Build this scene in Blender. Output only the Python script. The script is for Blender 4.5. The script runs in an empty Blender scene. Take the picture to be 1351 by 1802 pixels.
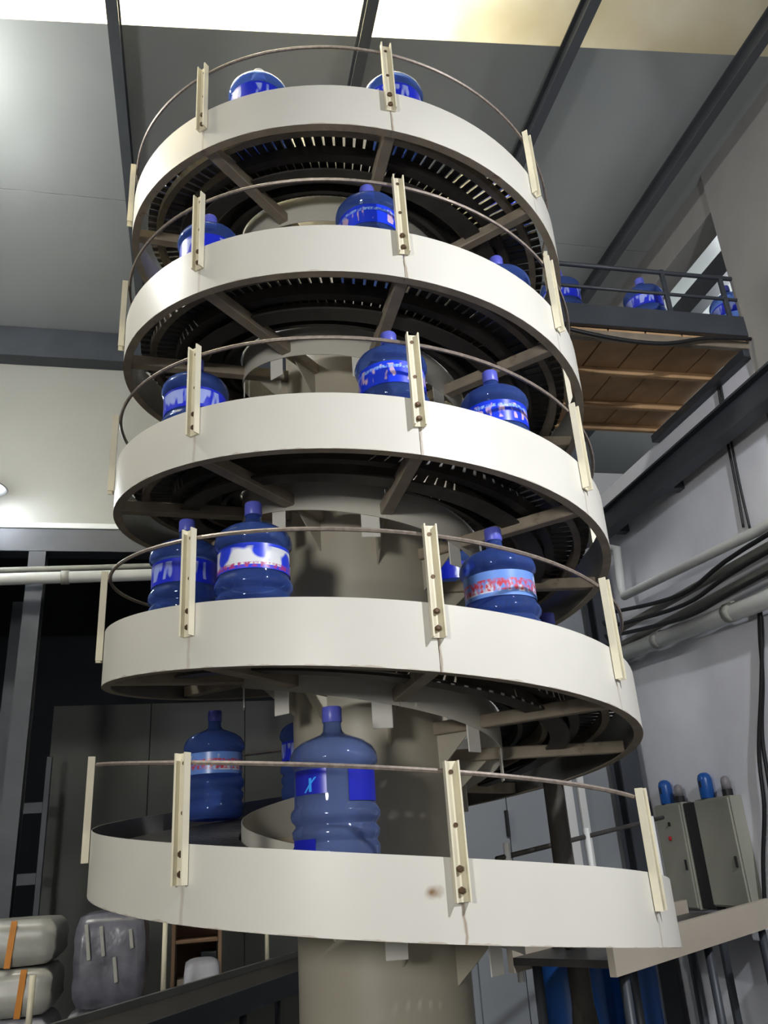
import bpy, bmesh, math, random
from mathutils import Vector, Matrix
random.seed(7)
S = bpy.context.scene
COL = S.collection
R = math.radians

# ------------------------------------------------------------------ camera
cam_d = bpy.data.cameras.new('camera')
cam = bpy.data.objects.new('camera', cam_d)
COL.objects.link(cam)
CF = Vector((0.03031281, 0.92231309, 0.38525277))
CR = Vector((0.9979755, -0.00636729, -0.06328001))
CU = Vector((0.05591097, -0.38639102, 0.92063888))
CP = Vector((0.0, -3.59532562, 1.52947895))
cam.matrix_world = Matrix(((CR.x, CU.x, -CF.x, CP.x), (CR.y, CU.y, -CF.y, CP.y), (CR.z, CU.z, -CF.z, CP.z), (0, 0, 0, 1)))
cam_d.sensor_fit = 'VERTICAL'
cam_d.sensor_height = 36.0
cam_d.lens = 1452.7 * 36.0 / 1802.0
cam_d.clip_start = 0.05
S.camera = cam

# ------------------------------------------------------------------ room frame: lat = to the right, dep = away from the viewer
AZ = R(11.5)
EX = Vector((math.cos(AZ), math.sin(AZ), 0))
DY = Vector((-math.sin(AZ), math.cos(AZ), 0))
def rm(lat, dep, z=0.0):
    v = Vector((CP.x, CP.y, 0)) + EX * lat + DY * dep
    v.z = z
    return v

# ------------------------------------------------------------------ world, lamps, exposure
W = bpy.data.worlds.new('world'); S.world = W
W.use_nodes = True
W.node_tree.nodes['Background'].inputs[0].default_value = (0.94, 0.97, 1.0, 1)
W.node_tree.nodes['Background'].inputs[1].default_value = 0.22
def lamp(name, kind, loc, power, col, size=0.2, target=None):
    l = bpy.data.lights.new(name, kind)
    l.energy = power; l.color = col
    if kind == 'AREA': l.shape = 'DISK'; l.size = size
    elif kind in ('POINT', 'SPOT'): l.shadow_soft_size = size
    o = bpy.data.objects.new(name, l); COL.objects.link(o); o.location = loc
    if target is not None:
        o.rotation_euler = (target - loc).to_track_quat('-Z', 'Y').to_euler()
    return o
lamp('hall_lamp_left', 'POINT', rm(-2.1, 3.8, 5.72), 215, (1.0, 0.99, 0.96), 0.14)
lamp('hall_lamp_right', 'AREA', rm(2.3, 0.0, 4.2), 175, (0.93, 0.95, 1.0), 0.16, rm(3.7, 4.0, -0.6))
lamp('front_fill_light', 'AREA', rm(-3.0, -2.9, 2.5), 185, (1.0, 0.985, 0.95), 0.9, rm(0.2, 3.4, 1.4))  # soft fill added behind the camera to brighten the lower bands and column
lamp('wall_bulb_light', 'POINT', rm(-1.68, 6.25, 4.42), 12, (0.93, 0.97, 1.0), 0.10)
lamp('added_light_above_skylight', 'AREA', rm(-0.3, 3.15, 6.6), 2700, (1.0, 0.995, 0.97), 1.0, rm(-0.3, 3.3, 6.1))  # disc lamp added above the roof sheet to light it from behind
S.view_settings.view_transform = 'Standard'
S.view_settings.look = 'None'
S.view_settings.exposure = 0.0
S.view_settings.gamma = 1.0
S.view_settings.use_curve_mapping = False

# ------------------------------------------------------------------ materials
def lin(c):
    return tuple(((v / 255) / 12.92 if v / 255 <= 0.04045 else ((v / 255 + 0.055) / 1.055) ** 2.4) for v in c) + (1.0,)
def mat(name, rgb, rough=0.5, metal=0.0, var=0.0, scale=8.0, dirt=None, dscale=3.0, dthr=0.6, bump=0.0, spec=0.5, trans=0.0, ior=1.45):
    m = bpy.data.materials.new(name); m.use_nodes = True
    nt = m.node_tree; b = nt.nodes['Principled BSDF']
    b.inputs['Roughness'].default_value = rough
    b.inputs['Metallic'].default_value = metal
    b.inputs['Specular IOR Level'].default_value = spec
    b.inputs['Transmission Weight'].default_value = trans
    b.inputs['IOR'].default_value = ior
    base = lin(rgb); b.inputs['Base Color'].default_value = base
    if var or dirt:
        tc = nt.nodes.new('ShaderNodeTexCoord')
        n = nt.nodes.new('ShaderNodeTexNoise'); n.inputs['Scale'].default_value = scale; n.inputs['Detail'].default_value = 5
        nt.links.new(tc.outputs['Object'], n.inputs['Vector'])
        r = nt.nodes.new('ShaderNodeValToRGB')
        r.color_ramp.elements[0].position = 0.3; r.color_ramp.elements[1].position = 0.7
        r.color_ramp.elements[0].color = tuple(c * (1 - var) for c in base[:3]) + (1,)
        r.color_ramp.elements[1].color = tuple(min(1, c * (1 + var)) for c in base[:3]) + (1,)
        nt.links.new(n.outputs['Fac'], r.inputs['Fac'])
        out = r.outputs['Color']
        if dirt:
            n2 = nt.nodes.new('ShaderNodeTexNoise'); n2.inputs['Scale'].default_value = dscale; n2.inputs['Detail'].default_value = 8
            n2.inputs['Roughness'].default_value = 0.7
            nt.links.new(tc.outputs['Object'], n2.inputs['Vector'])
            r2 = nt.nodes.new('ShaderNodeValToRGB')
            r2.color_ramp.elements[0].position = dthr; r2.color_ramp.elements[0].color = (0, 0, 0, 1)
            r2.color_ramp.elements[1].position = min(1, dthr + 0.15); r2.color_ramp.elements[1].color = (1, 1, 1, 1)
            nt.links.new(n2.outputs['Fac'], r2.inputs['Fac'])
            mx = nt.nodes.new('ShaderNodeMixRGB'); mx.inputs[2].default_value = lin(dirt)
            nt.links.new(r2.outputs['Color'], mx.inputs[0]); nt.links.new(out, mx.inputs[1]); out = mx.outputs[0]
        nt.links.new(out, b.inputs['Base Color'])
        if bump:
            bp = nt.nodes.new('ShaderNodeBump'); bp.inputs['Strength'].default_value = bump; bp.inputs['Distance'].default_value = 0.01
            nt.links.new(n.outputs['Fac'], bp.inputs['Height']); nt.links.new(bp.outputs['Normal'], b.inputs['Normal'])
    return m
def emat(name, rgb, strength):
    m = bpy.data.materials.new(name); m.use_nodes = True
    b = m.node_tree.nodes['Principled BSDF']
    b.inputs['Base Color'].default_value = lin(rgb)
    b.inputs['Emission Color'].default_value = lin(rgb); b.inputs['Emission Strength'].default_value = strength
    return m

M = {}
M['cream'] = mat('cream_paint', (210, 207, 197), 0.38, var=0.03, scale=3, dirt=(170, 145, 110), dscale=5, dthr=0.76)
def rust(m):
    """rust runs below the guard posts, along the bottom lip and one spot, in the panel's own coordinates"""
    nt = m.node_tree; L = nt.links; b = nt.nodes['Principled BSDF']; src = b.inputs['Base Color'].links[0].from_socket
    tc = nt.nodes.new('ShaderNodeTexCoord'); sp_ = nt.nodes.new('ShaderNodeSeparateXYZ'); L.new(tc.outputs['Object'], sp_.inputs[0])
    def mt(op, a, b_=0.0, c=None):
        n = nt.nodes.new('ShaderNodeMath'); n.operation = op
        for i, v in enumerate((a, b_)):
            if isinstance(v, (int, float)): n.inputs[i].default_value = v
            else: L.new(v, n.inputs[i])
        return n.outputs[0]
    ph = mt('MULTIPLY', mt('ARCTAN2', sp_.outputs[1], sp_.outputs[0]), 180 / math.pi)       # -180..180
    rel = mt('ADD', mt('SUBTRACT', sp_.outputs[2], 1.321), mt('MULTIPLY', mt('ADD', ph, 90.0), 0.7439 / 360))
    v = mt('MULTIPLY', mt('FRACT', mt('DIVIDE', mt('ADD', rel, 0.7439 * 9), 0.7439)), 0.7439)
    nz = nt.nodes.new('ShaderNodeTexNoise'); nz.inputs['Scale'].default_value = 14; nz.inputs['Detail'].default_value = 6; L.new(tc.outputs['Object'], nz.inputs['Vector'])
    noise = nz.outputs['Fac']
    mask = None
    for (deg, wdt, top, amt) in ((-78.1, 0.35, 0.115, 0.75), (-121.8, 0.5, 0.105, 0.35), (-36.5, 0.4, 0.11, 0.45)):
        d = mt('ABSOLUTE', mt('SUBTRACT', mt('ADD', ph, mt('MULTIPLY', mt('SUBTRACT', noise, 0.5), 1.2)), deg))
        k = mt('MULTIPLY', mt('MULTIPLY', mt('SMOOTH_MIN', 1.0, mt('MAXIMUM', mt('SUBTRACT', 1.0, mt('DIVIDE', d, wdt)), 0.0)), mt('LESS_THAN', v, top)), amt)
        mask = k if mask is None else mt('MAXIMUM', mask, k)
    lip = mt('MULTIPLY', mt('LESS_THAN', v, mt('MULTIPLY', mt('MAXIMUM', mt('SUBTRACT', noise, 0.45), 0.0), 0.03)), 0.35)
    mask = mt('MAXIMUM', mask, lip)
    dz = mt('DIVIDE', mt('SUBTRACT', sp_.outputs[2], 1.432), 0.022); dp = mt('DIVIDE', mt('SUBTRACT', ph, -82.6), 1.5)
    rr = mt('SQRT', mt('ADD', mt('MULTIPLY', dz, dz), mt('MULTIPLY', dp, dp)))
    mask = mt('MAXIMUM', mask, mt('MULTIPLY', mt('MAXIMUM', mt('SUBTRACT', mt('MULTIPLY', noise, 2.0), rr), 0.0), 1.1))
    mx = nt.nodes.new('ShaderNodeMixRGB'); mx.inputs[2].default_value = lin((126, 96, 58)); mx.use_clamp = True
    L.new(mask, mx.inputs[0]); L.new(src, mx.inputs[1]); L.new(mx.outputs[0], b.inputs['Base Color'])
rust(M['cream'])
M['plainpaint'] = mat('plain_white_paint', (226, 224, 214), 0.4)
M['column'] = mat('beige_column_paint', (172, 166, 149), 0.42, var=0.06, scale=2.5, dirt=(120, 108, 88), dscale=9, dthr=0.74)
M['post'] = mat('ivory_post_paint', (222, 215, 190), 0.42, var=0.06, scale=12, dirt=(120, 84, 48), dscale=16, dthr=0.66)
M['inner'] = mat('inner_guard_paint', (206, 202, 190), 0.28, var=0.05, scale=4, spec=0.7)
M['galv'] = mat('galvanised_sheet', (128, 127, 122), 0.34, 0.6, var=0.12, scale=5)
M['arm'] = mat('dirty_arm_steel', (150, 138, 120), 0.55, var=0.2, scale=9, dirt=(92, 68, 48), dscale=8, dthr=0.62)
M['rail'] = mat('rail_steel', (128, 118, 104), 0.45, 0.2, var=0.2, scale=12)
M['raild'] = mat('dark_rail_steel', (66, 62, 58), 0.5, 0.2, var=0.2, scale=12)
M['slat'] = mat('slat_steel', (66, 64, 62), 0.42, 0.3, var=0.25, scale=6)
M['bolt'] = mat('rusty_bolt', (96, 76, 58), 0.5, 0.5, var=0.3, scale=40)
M['cable'] = mat('wire_rope', (150, 138, 128), 0.45, 0.4, var=0.25, scale=60)
M['roof'] = mat('roof_sheet', (150, 154, 152), 0.30, var=0.05, scale=1.2, spec=0.5)
M['beam'] = mat('dark_roof_beam', (74, 78, 82), 0.5, var=0.12, scale=3)
M['wallblue'] = mat('pale_blue_plaster', (222, 223, 230), 0.75, var=0.04, scale=4, bump=0.05)
M['walltan'] = mat('grey_plaster', (138, 136, 133), 0.8, var=0.05, scale=4, bump=0.05)
M['wallcream'] = mat('cream_wall_sheet', (148, 148, 141), 0.5, var=0.03, scale=2)
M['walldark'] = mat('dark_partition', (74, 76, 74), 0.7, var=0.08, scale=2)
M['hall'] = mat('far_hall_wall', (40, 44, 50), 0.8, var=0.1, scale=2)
M['floor'] = mat('concrete_floor', (92, 90, 86), 0.6, var=0.12, scale=2, bump=0.05)
M['steel'] = mat('dark_steel', (58, 62, 68), 0.45, 0.1, var=0.15, scale=5)
M['steelg'] = mat('grey_steel', (110, 110, 108), 0.45, 0.1, var=0.12, scale=5)
M['black'] = mat('black_rubber', (22, 22, 24), 0.5)
M['wood'] = mat('plywood_board', (176, 142, 104), 0.7, var=0.14, scale=6, dirt=(110, 80, 52), dscale=4, dthr=0.6)
M['pvc'] = mat('pvc_pipe', (206, 208, 204), 0.35, var=0.04, scale=6)
M['pvcd'] = mat('dusty_pipe', (150, 150, 142), 0.45, var=0.1, scale=6)
M['door'] = mat('door_panel', (144, 148, 152), 0.45, var=0.05, scale=2)
M['frame'] = mat('white_door_frame', (228, 228, 224), 0.4)
M['cabinet'] = mat('grey_cabinet_paint', (142, 142, 130), 0.5, var=0.06, scale=4)
M['bluep'] = mat('blue_plastic', (22, 76, 146), 0.35)
M['greyp'] = mat('grey_plastic', (120, 116, 118), 0.45)
M['red'] = mat('red_button', (180, 30, 36), 0.4)
M['wrap'] = mat('cloudy_plastic_wrap', (168, 168, 160), 0.32, var=0.10, scale=7, bump=0.5)
M['wrapd'] = mat('clear_plastic_bundle', (104, 104, 114), 0.25, var=0.3, scale=9, bump=0.5)
M['bag'] = mat('white_woven_bag', (172, 172, 180), 0.5, var=0.08, scale=8, bump=0.3)
M['green'] = mat('green_print', (22, 92, 62), 0.5)
M['orange'] = mat('orange_tape', (206, 130, 20), 0.45)
M['card'] = mat('brown_cardboard', (150, 122, 98), 0.75, var=0.06, scale=5)
M['beige'] = mat('beige_panel', (176, 166, 150), 0.5, var=0.05, scale=3)
M['cap'] = mat('blue_cap_plastic', (92, 98, 196), 0.35)
M['capw'] = mat('pale_cap_plastic', (226, 230, 240), 0.35)
M['lampm'] = emat('lamp_glow', (240, 247, 255), 60)
M['petclear'] = mat('clear_bottle_plastic', (178, 198, 244), 0.05, trans=0.93, ior=1.33, spec=0.7)
M['pet'] = mat('blue_bottle_plastic', (184, 206, 248), 0.05, trans=1.0, ior=1.36, spec=0.6)

def cloud(m, rgb, amt):
    """milky haze of scuffed plastic over the clear wall"""
    nt = m.node_tree; b = nt.nodes['Principled BSDF']; out = nt.nodes['Material Output']
    d = nt.nodes.new('ShaderNodeBsdfDiffuse'); d.inputs[0].default_value = lin(rgb)
    t = nt.nodes.new('ShaderNodeBsdfTranslucent'); t.inputs[0].default_value = lin(rgb)
    a = nt.nodes.new('ShaderNodeMixShader'); a.inputs[0].default_value = 0.5
    nt.links.new(d.outputs[0], a.inputs[1]); nt.links.new(t.outputs[0], a.inputs[2])
    x = nt.nodes.new('ShaderNodeMixShader'); x.inputs[0].default_value = amt
    nt.links.new(b.outputs[0], x.inputs[1]); nt.links.new(a.outputs[0], x.inputs[2]); nt.links.new(x.outputs[0], out.inputs[0])
cloud(M['pet'], (104, 140, 226), 0.24)
cloud(M['petclear'], (130, 152, 216), 0.12)

def skylight_mat():
    m = bpy.data.materials.new('translucent_roof_sheet'); m.use_nodes = True
    nt = m.node_tree; nt.nodes.remove(nt.nodes['Principled BSDF'])
    tc = nt.nodes.new('ShaderNodeTexCoord')
    n = nt.nodes.new('ShaderNodeTexNoise'); n.inputs['Scale'].default_value = 1.4; n.inputs['Detail'].default_value = 6
    nt.links.new(tc.outputs['Object'], n.inputs['Vector'])
    r = nt.nodes.new('ShaderNodeValToRGB')
    r.color_ramp.elements[0].position = 0.35; r.color_ramp.elements[0].color = lin((214, 206, 182))
    r.color_ramp.elements[1].position = 0.7; r.color_ramp.elements[1].color = lin((232, 228, 214))
    nt.links.new(n.outputs['Fac'], r.inputs['Fac'])
    d = nt.nodes.new('ShaderNodeBsdfDiffuse'); t = nt.nodes.new('ShaderNodeBsdfTranslucent'); x = nt.nodes.new('ShaderNodeMixShader')
    x.inputs[0].default_value = 0.6
    nt.links.new(r.outputs[0], d.inputs[0]); nt.links.new(r.outputs[0], t.inputs[0])
    nt.links.new(d.outputs[0], x.inputs[1]); nt.links.new(t.outputs[0], x.inputs[2])
    nt.links.new(x.outputs[0], nt.nodes['Material Output'].inputs[0])
    return m
M['skylight'] = skylight_mat()

def label_mat(name, base, marks, band=None, seed=0.0, thr=0.5, freq=(16, 1.2)):
    """flat print: soft upright blocks of characters over a base colour, with an optional coloured row"""
    m = bpy.data.materials.new(name); m.use_nodes = True
    nt = m.node_tree; b = nt.nodes['Principled BSDF']; b.inputs['Roughness'].default_value = 0.3
    uv = nt.nodes.new('ShaderNodeTexCoord')
    def noise(fx, fy, off, p0, p1):
        mp = nt.nodes.new('ShaderNodeMapping'); mp.inputs['Scale'].default_value = (fx, fy, 1); mp.inputs['Location'].default_value = (off, off * 0.7, 0)
        nt.links.new(uv.outputs['UV'], mp.inputs[0])
        n = nt.nodes.new('ShaderNodeTexNoise'); n.inputs['Scale'].default_value = 1.0; n.inputs['Detail'].default_value = 1.5
        nt.links.new(mp.outputs[0], n.inputs['Vector'])
        r = nt.nodes.new('ShaderNodeValToRGB'); r.color_ramp.elements[0].position = p0; r.color_ramp.elements[1].position = p1
        nt.links.new(n.outputs['Fac'], r.inputs[0]); return r.outputs[0]
    def math_(op, a, bb):
        n = nt.nodes.new('ShaderNodeMath'); n.operation = op
        for i, v in enumerate((a, bb)):
            if isinstance(v, (int, float)): n.inputs[i].default_value = v
            else: nt.links.new(v, n.inputs[i])
        return n.outputs[0]
    sep = nt.nodes.new('ShaderNodeSeparateXYZ'); nt.links.new(uv.outputs['UV'], sep.inputs[0]); v = sep.outputs[1]
    fac = math_('MULTIPLY', noise(freq[0] * 2, freq[1], seed, thr, thr + 0.06), math_('MULTIPLY', math_('GREATER_THAN', v, 0.15), math_('LESS_THAN', v, 0.88)))
    mx = nt.nodes.new('ShaderNodeMixRGB'); mx.inputs[1].default_value = lin(base); mx.inputs[2].default_value = lin(marks)
    nt.links.new(fac, mx.inputs[0]); out = mx.outputs[0]
    if band:
        lo, hi, colr = band
        bf = math_('MULTIPLY', math_('MULTIPLY', math_('GREATER_THAN', v, lo), math_('LESS_THAN', v, hi)), noise(70, 5, seed + 5, 0.38, 0.6))
        mb = nt.nodes.new('ShaderNodeMixRGB'); mb.inputs[2].default_value = lin(colr)
        nt.links.new(bf, mb.inputs[0]); nt.links.new(out, mb.inputs[1]); out = mb.outputs[0]
    nt.links.new(out, b.inputs['Base Color'])
    return m
M['lab_blue'] = label_mat('blue_label_white_print', (26, 44, 200), (150, 164, 226), None, 1.3, 0.53, (10, 0.8))
M['lab_pink'] = label_mat('blue_label_pink_print', (24, 60, 226), (206, 176, 210), (0.68, 0.82, (150, 190, 250)), 4.1, 0.55, (13, 1.4))
M['lab_red'] = label_mat('pale_label_red_print', (110, 150, 226), (220, 228, 246), (0.20, 0.68, (204, 70, 84)), 2.2, 0.58, (8, 0.6))
M['lab_white'] = label_mat('blue_label_white_panel', (40, 66, 222), (226, 228, 232), (0.04, 0.24, (176, 60, 120)), 7.7, 0.46, (4, 0.8))
M['print'] = mat('deep_blue_print', (28, 36, 170), 0.3)
M['glyph'] = mat('light_blue_mark', (60, 160, 250), 0.3)

# ------------------------------------------------------------------ mesh helpers
def link(name, me, parent=None, m=None, smooth=False):
    o = bpy.data.objects.new(name, me); COL.objects.link(o)
    if m is not None and not me.materials: me.materials.append(M[m] if isinstance(m, str) else m)
    if parent is not None: o.parent = parent
    if smooth:
        for p in me.polygons: p.use_smooth = True
    return o
def mesh(name, V, Fc):
    me = bpy.data.meshes.new(name); me.from_pydata([tuple(v) for v in V], [], Fc); me.update(); return me
def thing(name, label, cat, loc=(0, 0, 0), rz=0.0, group=None):
    o = bpy.data.objects.new(name, None); COL.objects.link(o); o.empty_display_size = 0.1
    o.location = loc; o.rotation_euler = (0, 0, rz)
    tag(o, label, cat, group); return o
def tag(o, label, cat, group=None):
    o['label'] = label; o['category'] = cat
    if group: o['group'] = group
    return o
def structure(o): o['kind'] = 'structure'; return o
def fixn(me):
    bm = bmesh.new(); bm.from_mesh(me); bmesh.ops.recalc_face_normals(bm, faces=bm.faces); bm.to_mesh(me); bm.free()
def boxme(name, sx, sy, sz, bev=0.0, base=False):
    bm = bmesh.new(); bmesh.ops.create_cube(bm, size=1.0)
    for v in bm.verts: v.co = Vector((v.co.x * sx, v.co.y * sy, (v.co.z + (0.5 if base else 0)) * sz))
    if bev: bmesh.ops.bevel(bm, geom=bm.edges[:], offset=bev, segments=1, affect='EDGES')
    me = bpy.data.meshes.new(name); bm.to_mesh(me); bm.free(); return me
def rbox(name, lat0, lat1, dep0, dep1, z0, z1, m, parent=None, bev=0.004):
    """a box set square to the room"""
    me = boxme(name, abs(lat1 - lat0), abs(dep1 - dep0), abs(z1 - z0), bev)
    o = link(name, me, None, m)
    place(o, rm((lat0 + lat1) / 2, (dep0 + dep1) / 2, (z0 + z1) / 2), AZ, parent)
    return o
def place(o, loc, rz, parent=None):
    mw = Matrix.Translation(loc) @ Matrix.Rotation(rz, 4, 'Z')
    if parent is not None:
        o.parent = parent
        pm = Matrix.Translation(parent.location) @ parent.rotation_euler.to_matrix().to_4x4()
        mw = pm.inverted() @ mw
    o.location = mw.to_translation(); o.rotation_euler = mw.to_euler()
    return o
def tube(name, pts, r, m, parent=None, n=8, loc=None):
    pts = [Vector(p) for p in pts]
    V = []; Fc = []
    up = Vector((0, 0, 1))
    prev = None
    for i, p in enumerate(pts):
        a = pts[max(0, i - 1)]; b = pts[min(len(pts) - 1, i + 1)]
        t = (b - a).normalized()
        x = t.cross(up if abs(t.z) < 0.95 else Vector((1, 0, 0))).normalized() if prev is None else (prev - t * prev.dot(t)).normalized()
        prev = x; y = t.cross(x)
        for k in range(n):
            an = 2 * math.pi * k / n
            V.append(p + x * (math.cos(an) * r) + y * (math.sin(an) * r))
    for i in range(len(pts) - 1):
        for k in range(n):
            Fc.append((i * n + k, i * n + (k + 1) % n, (i + 1) * n + (k + 1) % n, (i + 1) * n + k))
    Fc.append(tuple(range(n))[::-1]); Fc.append(tuple((len(pts) - 1) * n + k for k in range(n)))
    o0 = Vector(loc) if loc is not None else pts[0]
    me = mesh(name, [v - o0 for v in V], Fc); fixn(me)
    o = link(name, me, None, m, True)
    place(o, o0, 0, parent)
    return o
def smoothpath(pts, n=6):
    pts = [Vector(p) for p in pts]; out = []
    for i in range(len(pts) - 1):
        p0 = pts[max(0, i - 1)]; p1 = pts[i]; p2 = pts[i + 1]; p3 = pts[min(len(pts) - 1, i + 2)]
        for k in range(n):
            t = k / n
            out.append(0.5 * ((2 * p1) + (p2 - p0) * t + (2 * p0 - 5 * p1 + 4 * p2 - p3) * t * t + (3 * p1 - p0 - 3 * p2 + p3) * t ** 3))
    out.append(pts[-1]); return out
def lathe(name, prof, n=32, cap=True, uv=False):
    V = []; Fc = []
    for (r, z) in prof:
        for k in range(n):
            a = 2 * math.pi * k / n; V.append((r * math.cos(a), r * math.sin(a), z))
    for i in range(len(prof) - 1):
        for k in range(n):
            Fc.append((i * n + k, i * n + (k + 1) % n, (i + 1) * n + (k + 1) % n, (i + 1) * n + k))
    if cap:
        Fc.append(tuple(range(n))[::-1]); Fc.append(tuple((len(prof) - 1) * n + k for k in range(n)))
    return mesh(name, V, Fc)

# ------------------------------------------------------------------ the hall
CEIL = 6.10; FAR = 6.80; WR = 3.62
structure(rbox('floor', -7, 7, -5, 15, -0.2, 0.0, 'floor'))
ceiling = structure(rbox('ceiling', -7, 4.4, 3.6, FAR + 0.2, CEIL + 0.02, CEIL + 0.10, 'roof'))
beams = [-0.56, 0.87, 2.13, 3.28]
lats = [-7.0, -4.8, -3.4, -2.0] + beams + [4.4]
for i in range(len(lats) - 1):
    for (d0, d1) in ((3.45, 4.95), (4.955, FAR)):
        x0, x1 = lats[i] + 0.003, lats[i + 1] - 0.003
        if d0 < 4:
            # the front edge follows the slightly skewed skylight
            f0, f1 = 3.60 - (x0 + 1.2) * 0.105, 3.60 - (x1 + 1.2) * 0.105
        else: f0 = f1 = d0
        P = [(x0, f0), (x1, f1), (x1, d1), (x0, d1)]
        c = rm((x0 + x1) / 2, (d0 + d1) / 2, CEIL)
        V = [rm(a, b, CEIL + dz) - c for dz in (0, 0.02) for (a, b) in P]
        me = mesh('roof_panel', V, [(3, 2, 1, 0), (4, 5, 6, 7), (0, 1, 5, 4), (1, 2, 6, 5), (2, 3, 7, 6), (3, 0, 4, 7)]); fixn(me)
        place(link('roof_panel', me, None, 'roof'), c, 0, ceiling)
structure(rbox('ceiling_front', -7, 4.4, -1.5, 2.745, CEIL, CEIL + 0.1, 'roof'))
sk = structure(thing('window_1', '', '')); del sk['label']; del sk['category']
sk.location = rm(0, 2, CEIL)
lats2 = [-7.0, -5.0, -3.4, -2.0] + beams + [4.4]
for i in range(len(lats2) - 1):
    x0, x1 = lats2[i] + 0.004, lats2[i + 1] - 0.004
    P = [(x0, 2.75), (x1, 2.75), (x1, 3.60 - (x1 + 1.2) * 0.105), (x0, 3.60 - (x0 + 1.2) * 0.105)]
    c = rm((x0 + x1) / 2, 3.1, CEIL)
    V = [rm(a, b, CEIL + dz) - c for dz in (0, 0.004) for (a, b) in P]
    me = mesh('pane', V, [(3, 2, 1, 0), (4, 5, 6, 7), (0, 1, 5, 4), (1, 2, 6, 5), (2, 3, 7, 6), (3, 0, 4, 7)]); fixn(me)
    place(link('pane', me, None, 'skylight'), c, 0, sk)
def ibeam(name, length, w, h, t, m):
    """I-section along local y, top at z=0"""
    P = [(-w / 2, 0), (w / 2, 0), (w / 2, -t), (t / 2, -t), (t / 2, -h + t), (w / 2, -h + t), (w / 2, -h), (-w / 2, -h), (-w / 2, -h + t), (-t / 2, -h + t), (-t / 2, -t), (-w / 2, -t)]
    n = len(P); V = [(x, y, z) for y in (0, length) for (x, z) in P]
    Fc = [tuple(range(n))[::-1], tuple(range(n, 2 * n))] + [(k, (k + 1) % n, n + (k + 1) % n, n + k) for k in range(n)]
    me = mesh(name, V, Fc); fixn(me); return me
bl = ['dark steel roof beam nearest the left edge, over the wall lamp',
      'dark steel roof beam directly above the middle of the spiral tower',
      'dark steel roof beam passing behind the right side of the top spiral turn',
      'dark steel roof beam running along the right wall over the raised platform']
for i, b in enumerate(beams):
    o = link('roof_beam', ibeam('roof_beam', FAR + 0.5, 0.065, 0.13, 0.012, 'beam'), None, 'beam')
    place(o, rm(b, -0.5, CEIL - 0.001), AZ); tag(o, bl[i], 'beam', 'roof beams')
o = rbox('eaves_beam', -7, WR, FAR - 0.16, FAR, CEIL - 0.30, CEIL - 0.002, 'steel'); tag(o, 'dark horizontal beam where the roof meets the cream wall', 'beam')
structure(rbox('wall_back', -7, WR, FAR, FAR + 0.12, 4.22, CEIL + 0.02, 'wallcream'))
o = rbox('lintel_beam', -7, 2.1, FAR - 0.02, FAR + 0.16, 4.02, 4.219, 'steel'); tag(o, 'dark steel lintel under the cream upper wall', 'beam')
tr = structure(rbox('trim_1', -7, 2.1, FAR - 0.03, FAR - 0.001, 4.222, 4.27, 'pvc'))
structure(rbox('wall_back_right', 2.05, WR, FAR, FAR + 0.12, 0.0, 4.219, 'door'))
# right wall: lower wall, the near pier and the strip above the opening
structure(rbox('wall_right', WR, WR + 0.2, 4.101, FAR + 0.12, 0, 4.52, 'wallblue'))
structure(rbox('wall_right_pier', WR - 0.03, WR + 0.2, -5, 4.10, 0, CEIL + 0.02, 'walltan'))
structure(rbox('wall_right_top', WR, WR + 0.2, 4.101, FAR + 0.12, 5.78, CEIL, 'walltan'))
structure(rbox('wall_next_room', 6.2, 6.3, 2.5, 9, 3.0, 6.6, 'frame'))
structure(rbox('floor_next_room', WR + 0.201, 6.2, 3.0, 8.0, 4.30, 4.40, 'steelg'))
structure(rbox('ceiling_next_room', WR + 0.201, 6.3, 2.5, 9.0, 6.02, 6.1, 'roof'))
o = rbox('cross_beam', WR + 0.3, WR + 0.42, 3.0, 8.0, 5.55, 5.75, 'steel'); tag(o, 'dark beam in the next room seen through the wall opening', 'beam')
lamp('next_room_lamp', 'POINT', rm(5.0, 5.4, 5.0), 110, (0.92, 0.96, 1.0), 0.1)
structure(rbox('wall_left', -7.2, -7.0, -5, 15, 0, CEIL + 0.02, 'walltan'))
# dim hall beyond the opening
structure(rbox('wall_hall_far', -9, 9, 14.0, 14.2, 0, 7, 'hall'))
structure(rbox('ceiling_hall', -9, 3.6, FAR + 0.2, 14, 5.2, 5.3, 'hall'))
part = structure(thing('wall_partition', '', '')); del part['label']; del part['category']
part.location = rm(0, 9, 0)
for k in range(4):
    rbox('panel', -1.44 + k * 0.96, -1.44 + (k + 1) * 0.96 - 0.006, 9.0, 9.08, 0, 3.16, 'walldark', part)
for i, (la, de, w, lb) in enumerate(((-1.32, FAR - 0.02, 0.13, 'grey steel post standing under the lintel at the left'), (-1.72, 8.2, 0.10, 'dim steel post in the hall beyond the left opening'))):
    o = link('steel_post', ibeam('steel_post', 4.02, w, w, 0.012, 'steelg'), None, 'steel')
    o.rotation_euler = (math.pi / 2, 0, AZ); o.location = rm(la, de, 0) ; tag(o, lb, 'post')
    o.location.z = 0
o = tube('water_pipe', [rm(-6.9, 6.55, 3.66), rm(-2.0, 6.55, 3.68), rm(1.0, 6.55, 3.80)], 0.047, 'pvc', None, 16); 
for la in (-1.05, 0.2): 
    p_ = tube('coupling', [rm(la - 0.03, 6.55, 3.715 + 0.036 * (la + 1.05)), rm(la + 0.03, 6.55, 3.717 + 0.036 * (la + 1.05))], 0.056, 'pvcd', o, 16)
tag(o, 'white horizontal water pipe crossing the dark opening at the left', 'pipe')
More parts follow.
